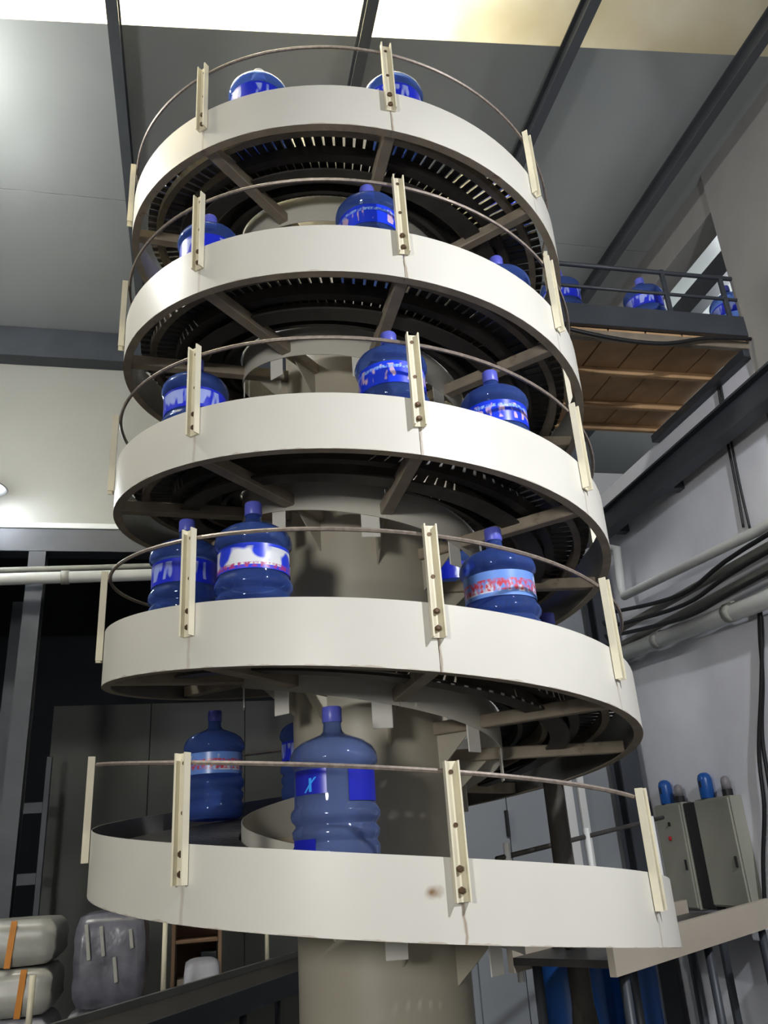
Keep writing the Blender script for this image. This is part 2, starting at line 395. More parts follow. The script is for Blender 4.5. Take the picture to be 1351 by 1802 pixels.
o = tube('conduit', [rm(-6.9, 6.62, 3.76), rm(-2.0, 6.62, 3.78), rm(1.0, 6.62, 3.90)], 0.022, 'pvcd', None, 10); tag(o, 'thin grey conduit just above the white water pipe', 'pipe')
# wall lamp at the left edge
wl = thing('wall_lamp', 'glowing white lamp on the cream wall at the left edge', 'lamp', rm(-1.70, FAR - 0.03, 4.40), AZ)
me = lathe('lamp_shade', [(0.03, 0.10), (0.10, 0.02), (0.17, -0.04), (0.165, -0.045), (0.09, 0.01), (0.02, 0.08)], 24, False); 
o = link('bulb', lathe('bulb', [(0.005, -0.10), (0.05, -0.09), (0.085, -0.05), (0.09, 0.0), (0.06, 0.05), (0.03, 0.08)], 20), wl, 'lampm', True); o.location = (0, -0.30, 0.02)
o = link('bracket', boxme('bracket', 0.05, 0.28, 0.05, 0.004), wl, 'steelg'); o.location = (0, -0.14, 0.13)
o = link('lamp_shade', me, wl, 'steelg', True); o.location = (0, -0.30, 0.07)

# ------------------------------------------------------------------ spiral conveyor
R0 = 1.10; P_ = 0.7439; Z0 = 1.321; HB = 0.2189
TH0, TH1 = 346.0, 101.5 - 1440.0      # bottom end, top end
DECK = 0.15
def hz(th): return Z0 - (th - 270.0) * P_ / 360.0
sp = thing('spiral_conveyor', 'tall cream spiral bottle conveyor wound around a thick central column', 'conveyor', (0, 0, 0))
def sweep(name, prof, ta, tb, step, m, parent, uv=False, slots=None):
    """sweep a closed (r, z) section along the helix between two angles"""
    n = max(2, int(abs(tb - ta) / step) + 1); k = len(prof); V = []; Fc = []; mi = []
    for i in range(n):
        th = ta + (tb - ta) * i / (n - 1); a = R(th); z = hz(th)
        for (r, dz) in prof: V.append((r * math.cos(a), r * math.sin(a), z + dz))
    for i in range(n - 1):
        for j in range(k):
            Fc.append((i * k + j, i * k + (j + 1) % k, (i + 1) * k + (j + 1) % k, (i + 1) * k + j)); mi.append(slots[j] if slots else 0)
    Fc.append(tuple(range(k))); Fc.append(tuple((n - 1) * k + j for j in range(k))); mi += [0, 0]
    me = mesh(name, V, Fc)
    if isinstance(m, (list, tuple)):
        for x in m: me.materials.append(M[x])
        for p, s in zip(me.polygons, mi): p.material_index = s
        m = None
    fixn(me)
    o = link(name, me, parent, m)
    for p in me.polygons: p.use_smooth = True
    try: me.set_sharp_from_angle(angle=R(35))
    except Exception: pass
    return o
# central column with a base plate and a top cap
col = link('column', lathe('column', [(0.328, 0.0), (0.328, 5.25)], 64), sp, 'column', True)
col.data.set_sharp_from_angle(angle=R(40))
o = link('base_plate', lathe('base_plate', [(0.5, 0.0), (0.5, 0.025), (0.33, 0.026)], 48, False), sp, 'column')
o = link('column_cap', lathe('column_cap', [(0.36, 5.25), (0.36, 5.27), (0.05, 5.30)], 48), sp, 'column')
# outer guard in half-turn panels, joints where the tall posts stand
cuts = [TH0]
t = 281.7 - 180
while t > TH1 + 20: cuts.append(t); t -= 180
cuts.append(TH1)
for i in range(len(cuts) - 1):
    a, b = cuts[i], cuts[i + 1]
    sweep('guard_panel', [(R0 - 0.003, HB), (R0 - 0.003, 0.004), (R0 - 0.035, 0.004), (R0 - 0.035, 0.0), (R0, 0.0), (R0, HB)], a - 0.06, b + 0.06, 3.0, ['cream', 'galv', 'arm'], sp, slots=[1, 2, 2, 2, 0, 0])
    sweep('inner_guard', [(0.543, 0.205), (0.540, 0.205), (0.540, -0.005), (0.543, -0.005)], a - 0.06, b + 0.06, 4.0, 'inner', sp)
# slide rails under the slats
for (r0, r1, za, zb, m) in ((0.955, 0.985, 0.085, 0.13, 'rail'), (0.825, 0.865, 0.075, 0.13, 'raild'), (0.712, 0.735, 0.07, 0.13, 'rail'), (0.615, 0.635, 0.09, 0.13, 'raild')):
    sweep('slide_rail', [(r0, za), (r1, za), (r1, zb), (r0, zb)], TH0, TH1, 4.0, m, sp)
# return strip hanging below the middle of the track
sweep('chain_tray', [(0.74, 0.035), (0.82, 0.035), (0.82, 0.045), (0.74, 0.045)], TH0, TH1, 4.0, 'raild', sp)
# slats
PH = [196.0, 238.4, 281.7, 323.5, 5.0, 50.0, 97.0, 147.0]
slat_me = boxme('slat', 0.475, 0.0335, 0.012)
slat_me.materials.append(M['slat'])
others = []
tilt = math.atan2(P_ / (2 * math.pi), 0.83)
th = TH0 - 1.0; n_parts = 0
while th > TH1:
    a = R(th); f = th % 360
    mw = Matrix.Translation((0.79 * math.cos(a), 0.79 * math.sin(a), hz(th) + DECK - 0.006)) @ Matrix.Rotation(a, 4, 'Z') @ Matrix.Rotation(-tilt, 4, 'X')
    if 193 < f < 347 and n_parts < 298:
        o = link('slat', slat_me, sp); o.matrix_local = mw; n_parts += 1
    else: others.append(mw)
    th -= 2.93
V = []; Fc = []
for mw in others:
    b0 = len(V)
    for v in slat_me.vertices: V.append(mw @ v.co)
    for p in slat_me.polygons: Fc.append(tuple(b0 + i for i in p.vertices))
o = link('slat_run', mesh('slat_run', V, Fc), sp, 'slat'); o['kind'] = 'stuff'
# support arms, posts, bolts
arm_me = boxme('support_arm', 0.775, 0.05, 0.05, 0.004)
gus_me = mesh('gusset_plate', [(0, -0.003, 0), (0.16, -0.003, 0), (0, -0.003, -0.14), (0, 0.003, 0), (0.16, 0.003, 0), (0, 0.003, -0.14)], [(0, 1, 2), (5, 4, 3), (0, 3, 4, 1), (1, 4, 5, 2), (2, 5, 3, 0)])
tabs_me = boxme('hanger_plate', 0.006, 0.075, 0.13, 0.002)
def channel(name, w, d, h, t):
    P = [(-w / 2, 0), (w / 2, 0), (w / 2, d), (w / 2 - t, d), (w / 2 - t, t), (-w / 2 + t, t), (-w / 2 + t, d), (-w / 2, d)]
    n = len(P); V = [(y, -x, z) for z in (0, h) for (x, y) in P]
    Fc = [tuple(range(n)), tuple(range(n, 2 * n))] + [(k, (k + 1) % n, n + (k + 1) % n, n + k) for k in range(n)]
    me = mesh(name, V, Fc); fixn(me); return me
post_me = channel('guard_post', 0.044, 0.026, 0.375, 0.005)
bolt_me = lathe('bolt', [(0.010, 0.0), (0.010, 0.008), (0.006, 0.012)], 6); bolt_me.transform(Matrix.Rotation(math.pi / 2, 4, 'Y'))
hole_me = lathe('slot_hole', [(0.007, 0.0), (0.007, 0.002)], 8); hole_me.transform(Matrix.Rotation(math.pi / 2, 4, 'Y'))
angs = []
for k in range(-5, 2):
    for f in PH:
        t = f + 360 * k
        if TH1 + 4 < t < TH0 - 4: angs.append(t)
for t in sorted(angs, reverse=True):
    a = R(t); z = hz(t)
    q = link('guard_post', post_me, sp, 'post'); q.location = (1.103 * math.cos(a), 1.103 * math.sin(a), z + 0.105); q.rotation_euler = (0, 0, a)
    for bz in (0.03, 0.085):
        o = link('bolt', bolt_me, q, 'bolt'); o.location = (0.005, 0, bz)
    for bz in (0.20, 0.345):
        o = link('slot_hole', hole_me, q, 'bolt'); o.location = (0.005, 0, bz)
    q = link('support_arm', arm_me, sp, 'arm'); q.location = (0.70 * math.cos(a), 0.70 * math.sin(a), z + 0.037); q.rotation_euler = (0, 0, a)
    q = link('gusset_plate', gus_me, sp, 'column'); q.location = (0.327 * math.cos(a), 0.327 * math.sin(a), z + 0.015); q.rotation_euler = (0, 0, a)
    a2 = R(t - 7)
    q = link('hanger_plate', tabs_me, sp, 'plainpaint'); q.location = (0.534 * math.cos(a2), 0.534 * math.sin(a2), hz(t - 7) - 0.03); q.rotation_euler = (0, 0, a2)
# wire rope
cs = [(1.094 + 0.0075 * math.cos(x * math.pi / 3), 0.452 + 0.0075 * math.sin(x * math.pi / 3)) for x in range(6)]
sweep('guard_cable', cs, TH0 - 18, TH1, 3.0, 'cable', sp)
# forked foot under the rear of the lowest turn
sl = tube('support_leg', [(0.87, 0.62, 0.72), (0.87, 0.62, hz(36) + 0.02)], 0.05, 'raild', sp, 8)
for s in (-1, 1): tube('leg_foot', [(0.87, 0.62, 1.0), (0.87 + s * 0.13, 0.62 + s * 0.05, 0.0)], 0.035, 'raild', sp, 8)

# ------------------------------------------------------------------ water bottles
prof = [(0.02, 0.014), (0.085, 0.010), (0.100, 0.0), (0.122, 0.004), (0.132, 0.018), (0.135, 0.040), (0.135, 0.066), (0.128, 0.076), (0.128, 0.082), (0.136, 0.094), (0.137, 0.112), (0.127, 0.124), (0.127, 0.130), (0.138, 0.142), (0.1415, 0.156), (0.138, 0.170), (0.129, 0.182), (0.128, 0.188), (0.128, 0.292), (0.131, 0.298), (0.140, 0.308), (0.142, 0.322), (0.138, 0.340), (0.125, 0.361), (0.100, 0.379), (0.066, 0.392), (0.041, 0.402), (0.032, 0.412), (0.0295, 0.430), (0.0295, 0.458)]
def shell(prof, t):
    inner = [(max(0.006, r - t), z + (t if i < 4 else 0)) for i, (r, z) in enumerate(prof)]
    return prof + inner[::-1]
bot_me = lathe('body', shell(prof, 0.0035), 40, False)
n_ = 40; L_ = len(prof)
fcs = [tuple(range(n_))[::-1], tuple((2 * L_ - 1) * n_ + k for k in range(n_))]
me2 = mesh('body', [v.co[:] for v in bot_me.vertices], [tuple(p.vertices) for p in bot_me.polygons] + fcs); fixn(me2); bot_me = me2
for p in bot_me.polygons: p.use_smooth = True
cap_me = lathe('cap', [(0.0315, 0.440), (0.0325, 0.442), (0.0325, 0.484), (0.030, 0.490), (0.004, 0.490)], 24)
for p in cap_me.polygons: p.use_smooth = True
cap_me.set_sharp_from_angle(angle=R(40))
def label_mesh(a0, a1, z0, z1, r=0.1305, n=40):
    V = []; Fc = []
    for i in range(n + 1):
        a = R(a0 + (a1 - a0) * i / n)
        for (rr, z) in ((r, z0), (r, z1), (r - 0.001, z1), (r - 0.001, z0)): V.append((rr * math.cos(a), rr * math.sin(a), z))
    for i in range(n):
        for j in range(4): Fc.append((i * 4 + j, i * 4 + (j + 1) % 4, (i + 1) * 4 + (j + 1) % 4, (i + 1) * 4 + j))
    Fc += [(0, 1, 2, 3), (n * 4, n * 4 + 1, n * 4 + 2, n * 4 + 3)]
    me = mesh('label', V, Fc); fixn(me)
    uvl = me.uv_layers.new(name='UVMap')
    for p in me.polygons:
        for li in p.loop_indices:
            vi = me.loops[li].vertex_index; uvl.data[li].uv = ((vi // 4) / n, 1.0 if vi % 4 in (1, 2) else 0.0)
    for p in me.polygons: p.use_smooth = True
    me.set_sharp_from_angle(angle=R(40))
    return me
lab_full = {}
def bottle(loc, label, kind='lab_blue', turn=0.0, group='water bottles on the spiral', cap='cap'):
    b = thing('water_bottle', label, 'bottle', loc, R(turn), group)
    if not bot_me.materials: bot_me.materials.append(M['pet'])
    if kind == 'sparse':
        m2 = bot_me.copy(); m2.materials.clear(); m2.materials.append(M['petclear']); link('body', m2, b)
    else: link('body', bot_me, b)
    o = link('cap', cap_me if cap == 'cap' else cap_me.copy(), b, None)
    if cap == 'cap':
        if not cap_me.materials: cap_me.materials.append(M['cap'])
    else:
        o.data.materials.clear(); o.data.materials.append(M[cap])
    if kind == 'sparse':
        for (a0, a1, z0, z1, mm) in ((205, 262, 0.215, 0.288, 'print'), (292, 350, 0.190, 0.285, 'print')):
            link('label', label_mesh(a0, a1, z0, z1), b, mm)
        link('label', label_mesh(200, 245, 0.03, 0.088, 0.1355), b, 'print')
        g = link('printed_mark', label_mesh(236, 240, 0.222, 0.262, 0.1315, 4), b, 'glyph')
        for s in (-1, 1):
            V = []
            for q in range(5):
                for w in (-1.6, 1.6):
                    aa = R(238 + s * q * 2.2 + w); zz = 0.244 - s * 0.0 + (q * 0.005 if s > 0 else -q * 0.006)
                    V.append((0.1318 * math.cos(aa), 0.1318 * math.sin(aa), zz))
            me = mesh('stroke', V, [(2 * q, 2 * q + 1, 2 * q + 3, 2 * q + 2) for q in range(4)])
            link('stroke', me, g, 'glyph')
    else:
        if kind not in lab_full:
            me = label_mesh(0, 360, 0.194, 0.288); me.materials.append(M[kind]); lab_full[kind] = me
        link('label', lab_full[kind], b)
    return b
RB = 0.85
def on_spiral(th, label, kind, turn=0.0, cap='cap', dz=0.0):
    a = R(th)
    # rest on the upper edge of the highest slat below the base
    z = hz(th) + DECK + 0.0165 + dz
    return bottle((RB * math.cos(a), RB * math.sin(a), z), label, kind, turn, cap=cap)
B = [
 (261.5, 'clear blue water bottle at the front of the lowest turn, before the column', 'sparse', 0),
 (150.5, 'dim blue water bottle at the rear left of the lowest turn', 'lab_red', 150),
 (113.0, 'blue water bottle half hidden behind the column on the lowest turn', 'lab_blue', 40),
 (-145.0, 'left blue water bottle of the touching pair on the second turn up', 'lab_blue', 20),
 (-117.5, 'blue water bottle with white label panel, right of the touching pair beside the column', 'lab_white', 200),
 (-54.0, 'blue water bottle with red lettering on its pale label, second turn up', 'lab_red', 60),
 (-305.0, 'blue water bottle mostly hidden behind the one with red lettering', 'lab_blue', 0),
 (7.5, 'water bottle low behind the second guard band, only its cap showing right', 'lab_blue', 0),
 (-502.0, 'blue water bottle behind the left post of the middle turn', 'lab_blue', 90),
 (-439.5, 'blue water bottle with pink printed label at the front of the middle turn', 'lab_pink', 110),
 (-407.0, 'blue water bottle standing at the right of the middle turn', 'lab_pink', 0),
 (-753.5, 'blue water bottle glimpsed through slats of the fourth turn at right', 'lab_blue', 0),
 (-856.0, 'blue water bottle behind the left post of the fourth turn', 'lab_blue', 30),
 (-802.5, 'blue water bottle with pink and white print at the front of the fourth turn', 'lab_pink', 250),
 (-1096.5, 'blue water bottle seen from below through slats at the right of the top turn', 'lab_blue', 0),
 (-1195.0, 'brightly lit water bottle with pale cap at the left of the top turn', 'lab_blue', 0),
 (-1152.0, 'brightly lit water bottle behind the middle post of the top turn', 'lab_blue', 60),
 (-1233.0, 'blue water bottle seen through slats at the left of the top turn', 'lab_pink', 0),
 (-1296.5, 'water bottle at the rear of the top turn, seen under it', 'lab_blue', 0)]
for (t, lb, kd, tr_) in B:
    on_spiral(t, lb, kd, tr_, 'capw' if 'pale cap' in lb else 'cap')

# ------------------------------------------------------------------ raised platform at the right
PZ = hz(TH1) + DECK            # level of the top of the spiral
pf = thing('conveyor_platform', 'raised conveyor platform with plank underside running into the right wall', 'platform', rm(2.6, 4.7, PZ - 0.2), AZ)
L0, L1 = 0.95, WR - 0.001
x = L0; i = 0
while x < L1 - 0.05:
    x1 = min(L1, x + 0.27)
    rbox('plank', x + 0.004, x1 - 0.006, 4.10, 5.34, PZ - 0.185, PZ - 0.16, 'wood', pf, 0.003); x = x1
for d in (4.52, 4.96, 5.30): rbox('joist', L0, L1, d - 0.02, d + 0.02, PZ - 0.235, PZ - 0.186, 'wood', pf)
rbox('edge_angle', L0, L1, 4.085, 4.13, PZ - 0.245, PZ - 0.186, 'rail', pf)
rbox('side_channel', L0, L1, 4.06, 4.098, PZ - 0.16, PZ + 0.0, 'steel', pf)
rbox('side_channel', L0, L1, 4.64, 4.67, PZ - 0.16, PZ + 0.0, 'steel', pf)
rbox('end_beam', L1 - 0.07, L1 - 0.002, 4.10, 5.36, PZ - 0.30, PZ - 0.236, 'steel', pf)
x = L0 + 0.3
while x < L1 + 1.6:
    rbox('slat', x, x + 0.042, 4.11, 4.63, PZ - 0.02, PZ - 0.002, 'slat', pf, 0); x += 0.05
for d in (4.08, 4.655):
    o = tube('guard_rail', [rm(1.3, d, PZ + 0.33), rm(L1 + 1.5, d, PZ + 0.33)], 0.016, 'steel', pf)
    o = tube('guard_rail', [rm(1.3, d, PZ + 0.15), rm(L1 + 1.5, d, PZ + 0.15)], 0.012, 'steel', pf)
    for la in (1.35, 2.2, 3.05, 3.5): rbox('rail_post', la - 0.015, la + 0.015, d - 0.012, d + 0.012, PZ - 0.1, PZ + 0.35, 'steel', pf, 0.002)
cb = tube('hanging_cable', smoothpath([rm(2.0, 4.04, PZ - 0.18), rm(2.5, 4.04, PZ - 0.27), rm(2.9, 4.04, PZ - 0.29), rm(3.25, 4.04, PZ - 0.22), rm(3.58, 4.04, PZ - 0.2)]), 0.014, 'black')
tag(cb, 'black cable sagging under the front edge of the raised platform', 'cable')
for la, lb in ((2.42, 'shadowed blue water bottle on the raised platform behind the spiral edge'), (3.06, 'blue water bottle standing midway along the raised platform'), (3.76, 'blue water bottle on the raised platform, partly hidden by the wall edge')):
    bottle(rm(la, 4.36, PZ + 0.001), lb, 'lab_blue', 40, 'water bottles on the raised platform')
o = link('steel_column', ibeam('steel_column', CEIL - 0.001, 0.17, 0.20, 0.016, 'steel'), None, 'steel')
o.rotation_euler = (math.pi / 2, 0, AZ); o.location = rm(WR - 0.14, 6.50, 0); tag(o, 'dark steel column in the corner by the right wall', 'column')

# ------------------------------------------------------------------ right wall: beam, pipes, cables, cabinets
o = link('wall_beam', ibeam('wall_beam', 8.4, 0.12, 0.21, 0.016, 'steel'), None, 'steel'); place(o, rm(3.44, -2.0, 4.20), AZ); tag(o, 'dark steel beam running along the right wall below the platform', 'beam')
for d in (5.2, 6.1): rbox('bracket', 3.50, WR - 0.001, d - 0.04, d + 0.04, 4.0, 4.08, 'steel', o)
def pipe(name, pts, r, m, lb, cat='pipe', grp=None, n=12):
    q = tube(name, pts, r, m, None, n); tag(q, lb, cat, grp); return q
q = pipe('wall_pipe', [rm(3.46, -2, 3.28), rm(3.46, 4.3, 3.30), rm(3.46, 6.08, 3.42), rm(3.46, 6.10, 3.50), rm(3.46, 6.06, 3.84), rm(3.44, 6.20, 3.90), rm(3.3, 6.35, 3.90)], 0.036, 'pvc', 'white pipe with an upturned end along the right wall')
pipe('wall_pipe', [rm(3.50, -2, 3.16), rm(3.50, 6.4, 3.20)], 0.030, 'pvcd', 'middle grey pipe of the bundle on the right wall')
pipe('wall_pipe', [rm(3.53, -2, 3.05), rm(3.53, 6.4, 3.08)], 0.028, 'pvcd', 'thin grey pipe among dark cables on the right wall')
q = pipe('wall_pipe', [rm(3.50, -2, 2.84), rm(3.50, 4.4, 2.88), rm(3.50, 6.5, 3.0)], 0.062, 'pvc', 'thick white pipe, lowest of the bundle on the right wall')
for d in (4.75, 5.7): tube('coupling', [rm(3.50, d, 2.885 + (d - 4.4) * 0.057), rm(3.50, d + 0.08, 2.89 + (d - 4.4) * 0.057)], 0.069, 'pvcd', q, 12)
for k, (z0, z1, z2) in enumerate(((3.22, 3.16, 3.34), (3.12, 3.08, 3.22), (3.00, 2.99, 3.14))):
    o = tube('cable', smoothpath([rm(3.42, 2.0, z0), rm(3.42, 4.4, z0), rm(3.42, 5.2, z1), rm(3.42, 6.3, z2)]), 0.016, 'black'); tag(o, ['topmost', 'middle', 'lowest'][k] + ' black cable slung along the pipes on the right wall', 'cable', 'cables along the pipes')
vc = [[(4.50, 4.50), (4.54, 4.16), (4.57, 3.75), (4.60, 3.45)], [(4.47, 4.50), (4.50, 4.16), (4.53, 3.75), (4.54, 3.42)],
      [(4.62, 2.95), (4.70, 2.72), (4.78, 2.44), (4.92, 2.09), (4.98, 1.68), (5.12, 1.35), (5.2, 1.10)], [(4.58, 2.95), (4.64, 2.72), (4.77, 2.40), (4.95, 2.00), (5.02, 1.68), (5.16, 1.35), (5.24, 1.10)],
      [(4.50, 2.80), (4.60, 2.60), (4.72, 2.3), (4.80, 2.05), (4.86, 1.7)], [(4.40, 2.2), (4.62, 1.95), (4.82, 1.75), (5.0, 1.55)]]
vl = ['left-hand black cable of the pair above the pipes on the right wall', 'right-hand black cable of the pair above the pipes on the right wall',
      'thick black cable falling from the pipes to the cabinets', 'black cable crossing the thick one beside the cabinets',
      'thin cable on the right wall at the frame edge', 'short slanting cable joining the cable run by the cabinets']
for k, P in enumerate(vc):
    o = tube('cable', smoothpath([rm(WR - (0.016 if k not in (3, 5) else 0.045), d, z) for (d, z) in P]), 0.013 if k in (2, 3) else 0.009, 'black'); tag(o, vl[k], 'cable', 'cables on the right wall')
# cabinets fixed to the wall, doors facing into the hall
def cabinet(d0, d1, z0, z1, lb, red=False):
    c = thing('control_cabinet', lb, 'cabinet', rm(3.58, (d0 + d1) / 2, z0), AZ, 'control cabinets on the right wall')
    rbox('body', 3.53, WR - 0.001, d0, d1, z0, z1, 'cabinet', c, 0.004)
    dr = rbox('door', 3.514, 3.529, d0 + 0.012, d1 - 0.012, z0 + 0.012, z1 - 0.012, 'cabinet', c, 0.003)
    rbox('handle', 3.500, 3.513, d0 + 0.04, d0 + 0.055, (z0 + z1) / 2 - 0.10, (z0 + z1) / 2 - 0.03, 'black', c, 0.002)
    if red:
        rbox('button', 3.500, 3.513, d1 - 0.20, d1 - 0.17, z1 - 0.26, z1 - 0.23, 'red', c, 0.004)
        rbox('switch', 3.500, 3.513, d1 - 0.22, d1 - 0.20, z1 - 0.16, z1 - 0.13, 'black', c, 0.003)
    return c
cabinet(5.93, 6.32, 1.04, 1.77, 'narrow grey control cabinet with a red button, farther along the wall', True)
cabinet(5.30, 5.74, 1.07, 1.77, 'wide grey control cabinet nearer on the blue wall')
o = rbox('dark_gap_box', 3.54, WR - 0.001, 5.75, 5.92, 1.05, 1.76, 'black'); tag(o, 'black upright box added for the dark gap between the two control cabinets', 'dark gap')  # black box put in where the gap between the cabinets looks dark
rbox_o = thing('cabinet_bench', 'dark low bench under the two control cabinets', 'bench', rm(3.4, 5.8, 0), AZ)
rbox('top', 3.22, 3.61, 5.25, 6.30, 0.96, 1.0, 'steel', rbox_o)
for la in (3.26, 3.57):
    for d in (5.30, 6.25): rbox('leg', la - 0.02, la + 0.02, d - 0.02, d + 0.02, 0, 0.96, 'steel', rbox_o)
can_me = lathe('canister_body', [(0.047, 0.0), (0.05, 0.008), (0.05, 0.13), (0.042, 0.160), (0.024, 0.175), (0.006, 0.178)], 24)
sm_me = lathe('siren_dome', [(0.032, 0.045), (0.032, 0.09), (0.026, 0.118), (0.010, 0.130)], 16)
sb_me = lathe('siren_base', [(0.036, 0.0), (0.036, 0.044)], 16)
for me in (can_me, sm_me): 
    for p in me.polygons: p.use_smooth = True
for la, d, lb in ((3.568, 6.18, 'blue rounded canister on the narrow control cabinet'), (3.568, 5.62, 'blue rounded canister on the wide control cabinet')):
    c = thing('blue_canister', lb, 'canister', rm(la, d, 1.7705), AZ, 'blue canisters on the cabinets')
    link('body', can_me, c, 'bluep')
    o = link('slot', boxme('slot', 0.01, 0.016, 0.045, 0.002), c, 'black'); o.location = (-0.049, -0.012, 0.10)
for la, d, lb in ((3.572, 6.0, 'small dull signal dome on the narrow control cabinet'), (3.572, 5.38, 'small grey signal dome on the wide control cabinet')):
    c = thing('signal_dome', lb, 'signal lamp', rm(la, d, 1.7705), AZ, 'signal domes on the cabinets')
    link('base', sb_me, c, 'black'); link('dome', sm_me, c, 'greyp', True)
bb = thing('wall_bench', 'pale low bench against the blue wall beside the cabinets', 'bench', rm(3.4, 4.55, 0), AZ)
rbox('top', 3.28, 3.60, 4.20, 5.00, 0.93, 1.0, 'wallblue', bb)
for la in (3.32, 3.56):
    for d in (4.24, 4.96): rbox('leg', la - 0.02, la + 0.02, d - 0.02, d + 0.02, 0, 0.93, 'steel', bb)

# ------------------------------------------------------------------ back wall: door, frame
dr = structure(thing('door_1', '', '')); del dr['label']; del dr['category']; dr.location = rm(2.45, FAR, 0)
rbox('door_leaf', 2.10, 2.462, FAR - 0.035, FAR - 0.001, 0.02, 2.25, 'door', dr)
rbox('door_leaf', 2.468, 2.83, FAR - 0.035, FAR - 0.001, 0.02, 2.25, 'door', dr)
rbox('door_handle', 2.435, 2.458, FAR - 0.075, FAR - 0.036, 1.62, 1.82, 'black', dr)
rbox('door_frame', 2.08, 2.87, FAR - 0.05, FAR - 0.001, 2.255, 2.32, 'frame', dr)
rbox('door_frame', 2.835, 2.87, FAR - 0.05, FAR - 0.001, 0, 2.25, 'arm', dr)
for (a, b) in ((2.95, 3.06), (3.11, 3.17)):
    o = rbox('wall_strip', a, b, FAR - 0.04, FAR - 0.001, 0, 2.55, 'frame'); tag(o, 'wide white upright strip beside the double door' if a < 3 else 'narrow white upright strip beside the double door', 'strip')

# ------------------------------------------------------------------ feed conveyor, lower right
def seg(p0, p1, off0, off1, z0, z1, zz0, zz1):
    """box between two room points, offset sideways, with a rising top"""
    (a, b), (c, d) = p0, p1
    v = Vector((c - a, d - b)).normalized(); n = Vector((-v.y, v.x))
    pts = []
    for (x, y, zb, zt) in ((a, b, z0, z1), (c, d, zz0, zz1)):
        for o_ in (off0, off1):
            for z in (zb, zt): pts.append(rm(x + n.x * o_, y + n.y * o_, z))
    return pts, [(0, 1, 3, 2), (4, 6, 7, 5), (0, 4, 5, 1), (2, 3, 7, 6), (1, 5, 7, 3), (0, 2, 6, 4)]
def segobj(name, parent, m, *a):
    pts, fc = seg(*a)
    me = mesh(name, [p - parent.location for p in pts], fc); fixn(me)
    return link(name, me, parent, m)
fa, fb = (1.50, 3.70), (3.02, 4.80)
fc = thing('feed_conveyor', 'beige feed conveyor running from the spiral foot to the right wall', 'conveyor', rm(2.5, 4.2, 0))
segobj('side_panel', fc, 'beige', fa, fb, -0.26, -0.23, 1.03, 1.155, 1.04, 1.18)
segobj('side_panel', fc, 'beige', fa, fb, 0.23, 0.26, 1.03, 1.155, 1.04, 1.18)
segobj('belt', fc, 'slat', fa, fb, -0.23, 0.23, 1.06, 1.09, 1.08, 1.11)
fv = Vector((fb[0] - fa[0], fb[1] - fa[1])); fn = Vector((-fv.y, fv.x)).normalized()
def fpt(t, o_, z): return rm(fa[0] + fv.x * t + fn.x * o_, fa[1] + fv.y * t + fn.y * o_, z)
tube('guard_rod', [fpt(0.02, 0.285, 1.49), fpt(1.0, 0.285, 1.65)], 0.012, 'raild', fc)
for t in (0.06, 0.47, 0.9):
    o = tube('guard_post', [fpt(t, 0.275, 0.98), fpt(t, 0.275, 1.55 + t * 0.12)], 0.016, 'frame', fc)
for t in (0.08, 0.55, 0.95):
    for o_ in (-0.21, 0.21): tube('leg', [fpt(t, o_, 0.0), fpt(t, o_, 1.06)], 0.022, 'steel', fc)
drum_prof = [(0.20, 0.0), (0.215, 0.02), (0.215, 0.28), (0.222, 0.30), (0.215, 0.32), (0.215, 0.56), (0.20, 0.60), (0.12, 0.61), (0.01, 0.612)]
dme = lathe('drum', drum_prof, 28)
for p in dme.polygons: p.use_smooth = True
for la, d, lb in ((1.98, 4.75, 'blue plastic drum behind the feed conveyor, nearer the column'), (2.40, 4.95, 'blue plastic drum behind the feed conveyor, nearer the right wall')):
    c = thing('blue_drum', lb, 'drum', rm(la, d, 0), 0, 'blue drums by the feed conveyor')
    o = link('body', dme, c, 'bluep'); o.scale = (0.8, 0.8, 1.75)
    o = link('lid', lathe('lid', [(0.09, 1.072), (0.09, 1.10), (0.01, 1.105)], 20), c, 'greyp')
# ------------------------------------------------------------------ low conveyor, lower left
lc = thing('low_conveyor', 'dark straight conveyor running behind the column at the lower left', 'conveyor', rm(0.1, 5.6, 0))
la_, lb_ = (-0.75, 4.12), (1.30, 7.6)
segobj('side_rail', lc, 'steel', la_, lb_, -0.28, -0.25, 0.78, 0.90, 0.78, 0.90)
segobj('side_rail', lc, 'steelg', la_, lb_, 0.25, 0.28, 0.78, 0.90, 0.78, 0.90)
segobj('belt', lc, 'raild', la_, lb_, -0.25, 0.25, 0.80, 0.86, 0.80, 0.86)
lv = Vector((lb_[0] - la_[0], lb_[1] - la_[1])); ln = Vector((-lv.y, lv.x)).normalized()
def lpt(t, o_, z): return rm(la_[0] + lv.x * t + ln.x * o_, la_[1] + lv.y * t + ln.y * o_, z)
for t in (0.13, 0.41, 0.75):
    tube('guard_post', [lpt(t, 0.30, 0.80), lpt(t, 0.30, 1.12 if t < 0.3 else 1.28)], 0.016, 'post', lc)
    for o_ in (-0.22, 0.22): tube('leg', [lpt(t, o_, 0.0), lpt(t, o_, 0.80)], 0.022, 'steel', lc)
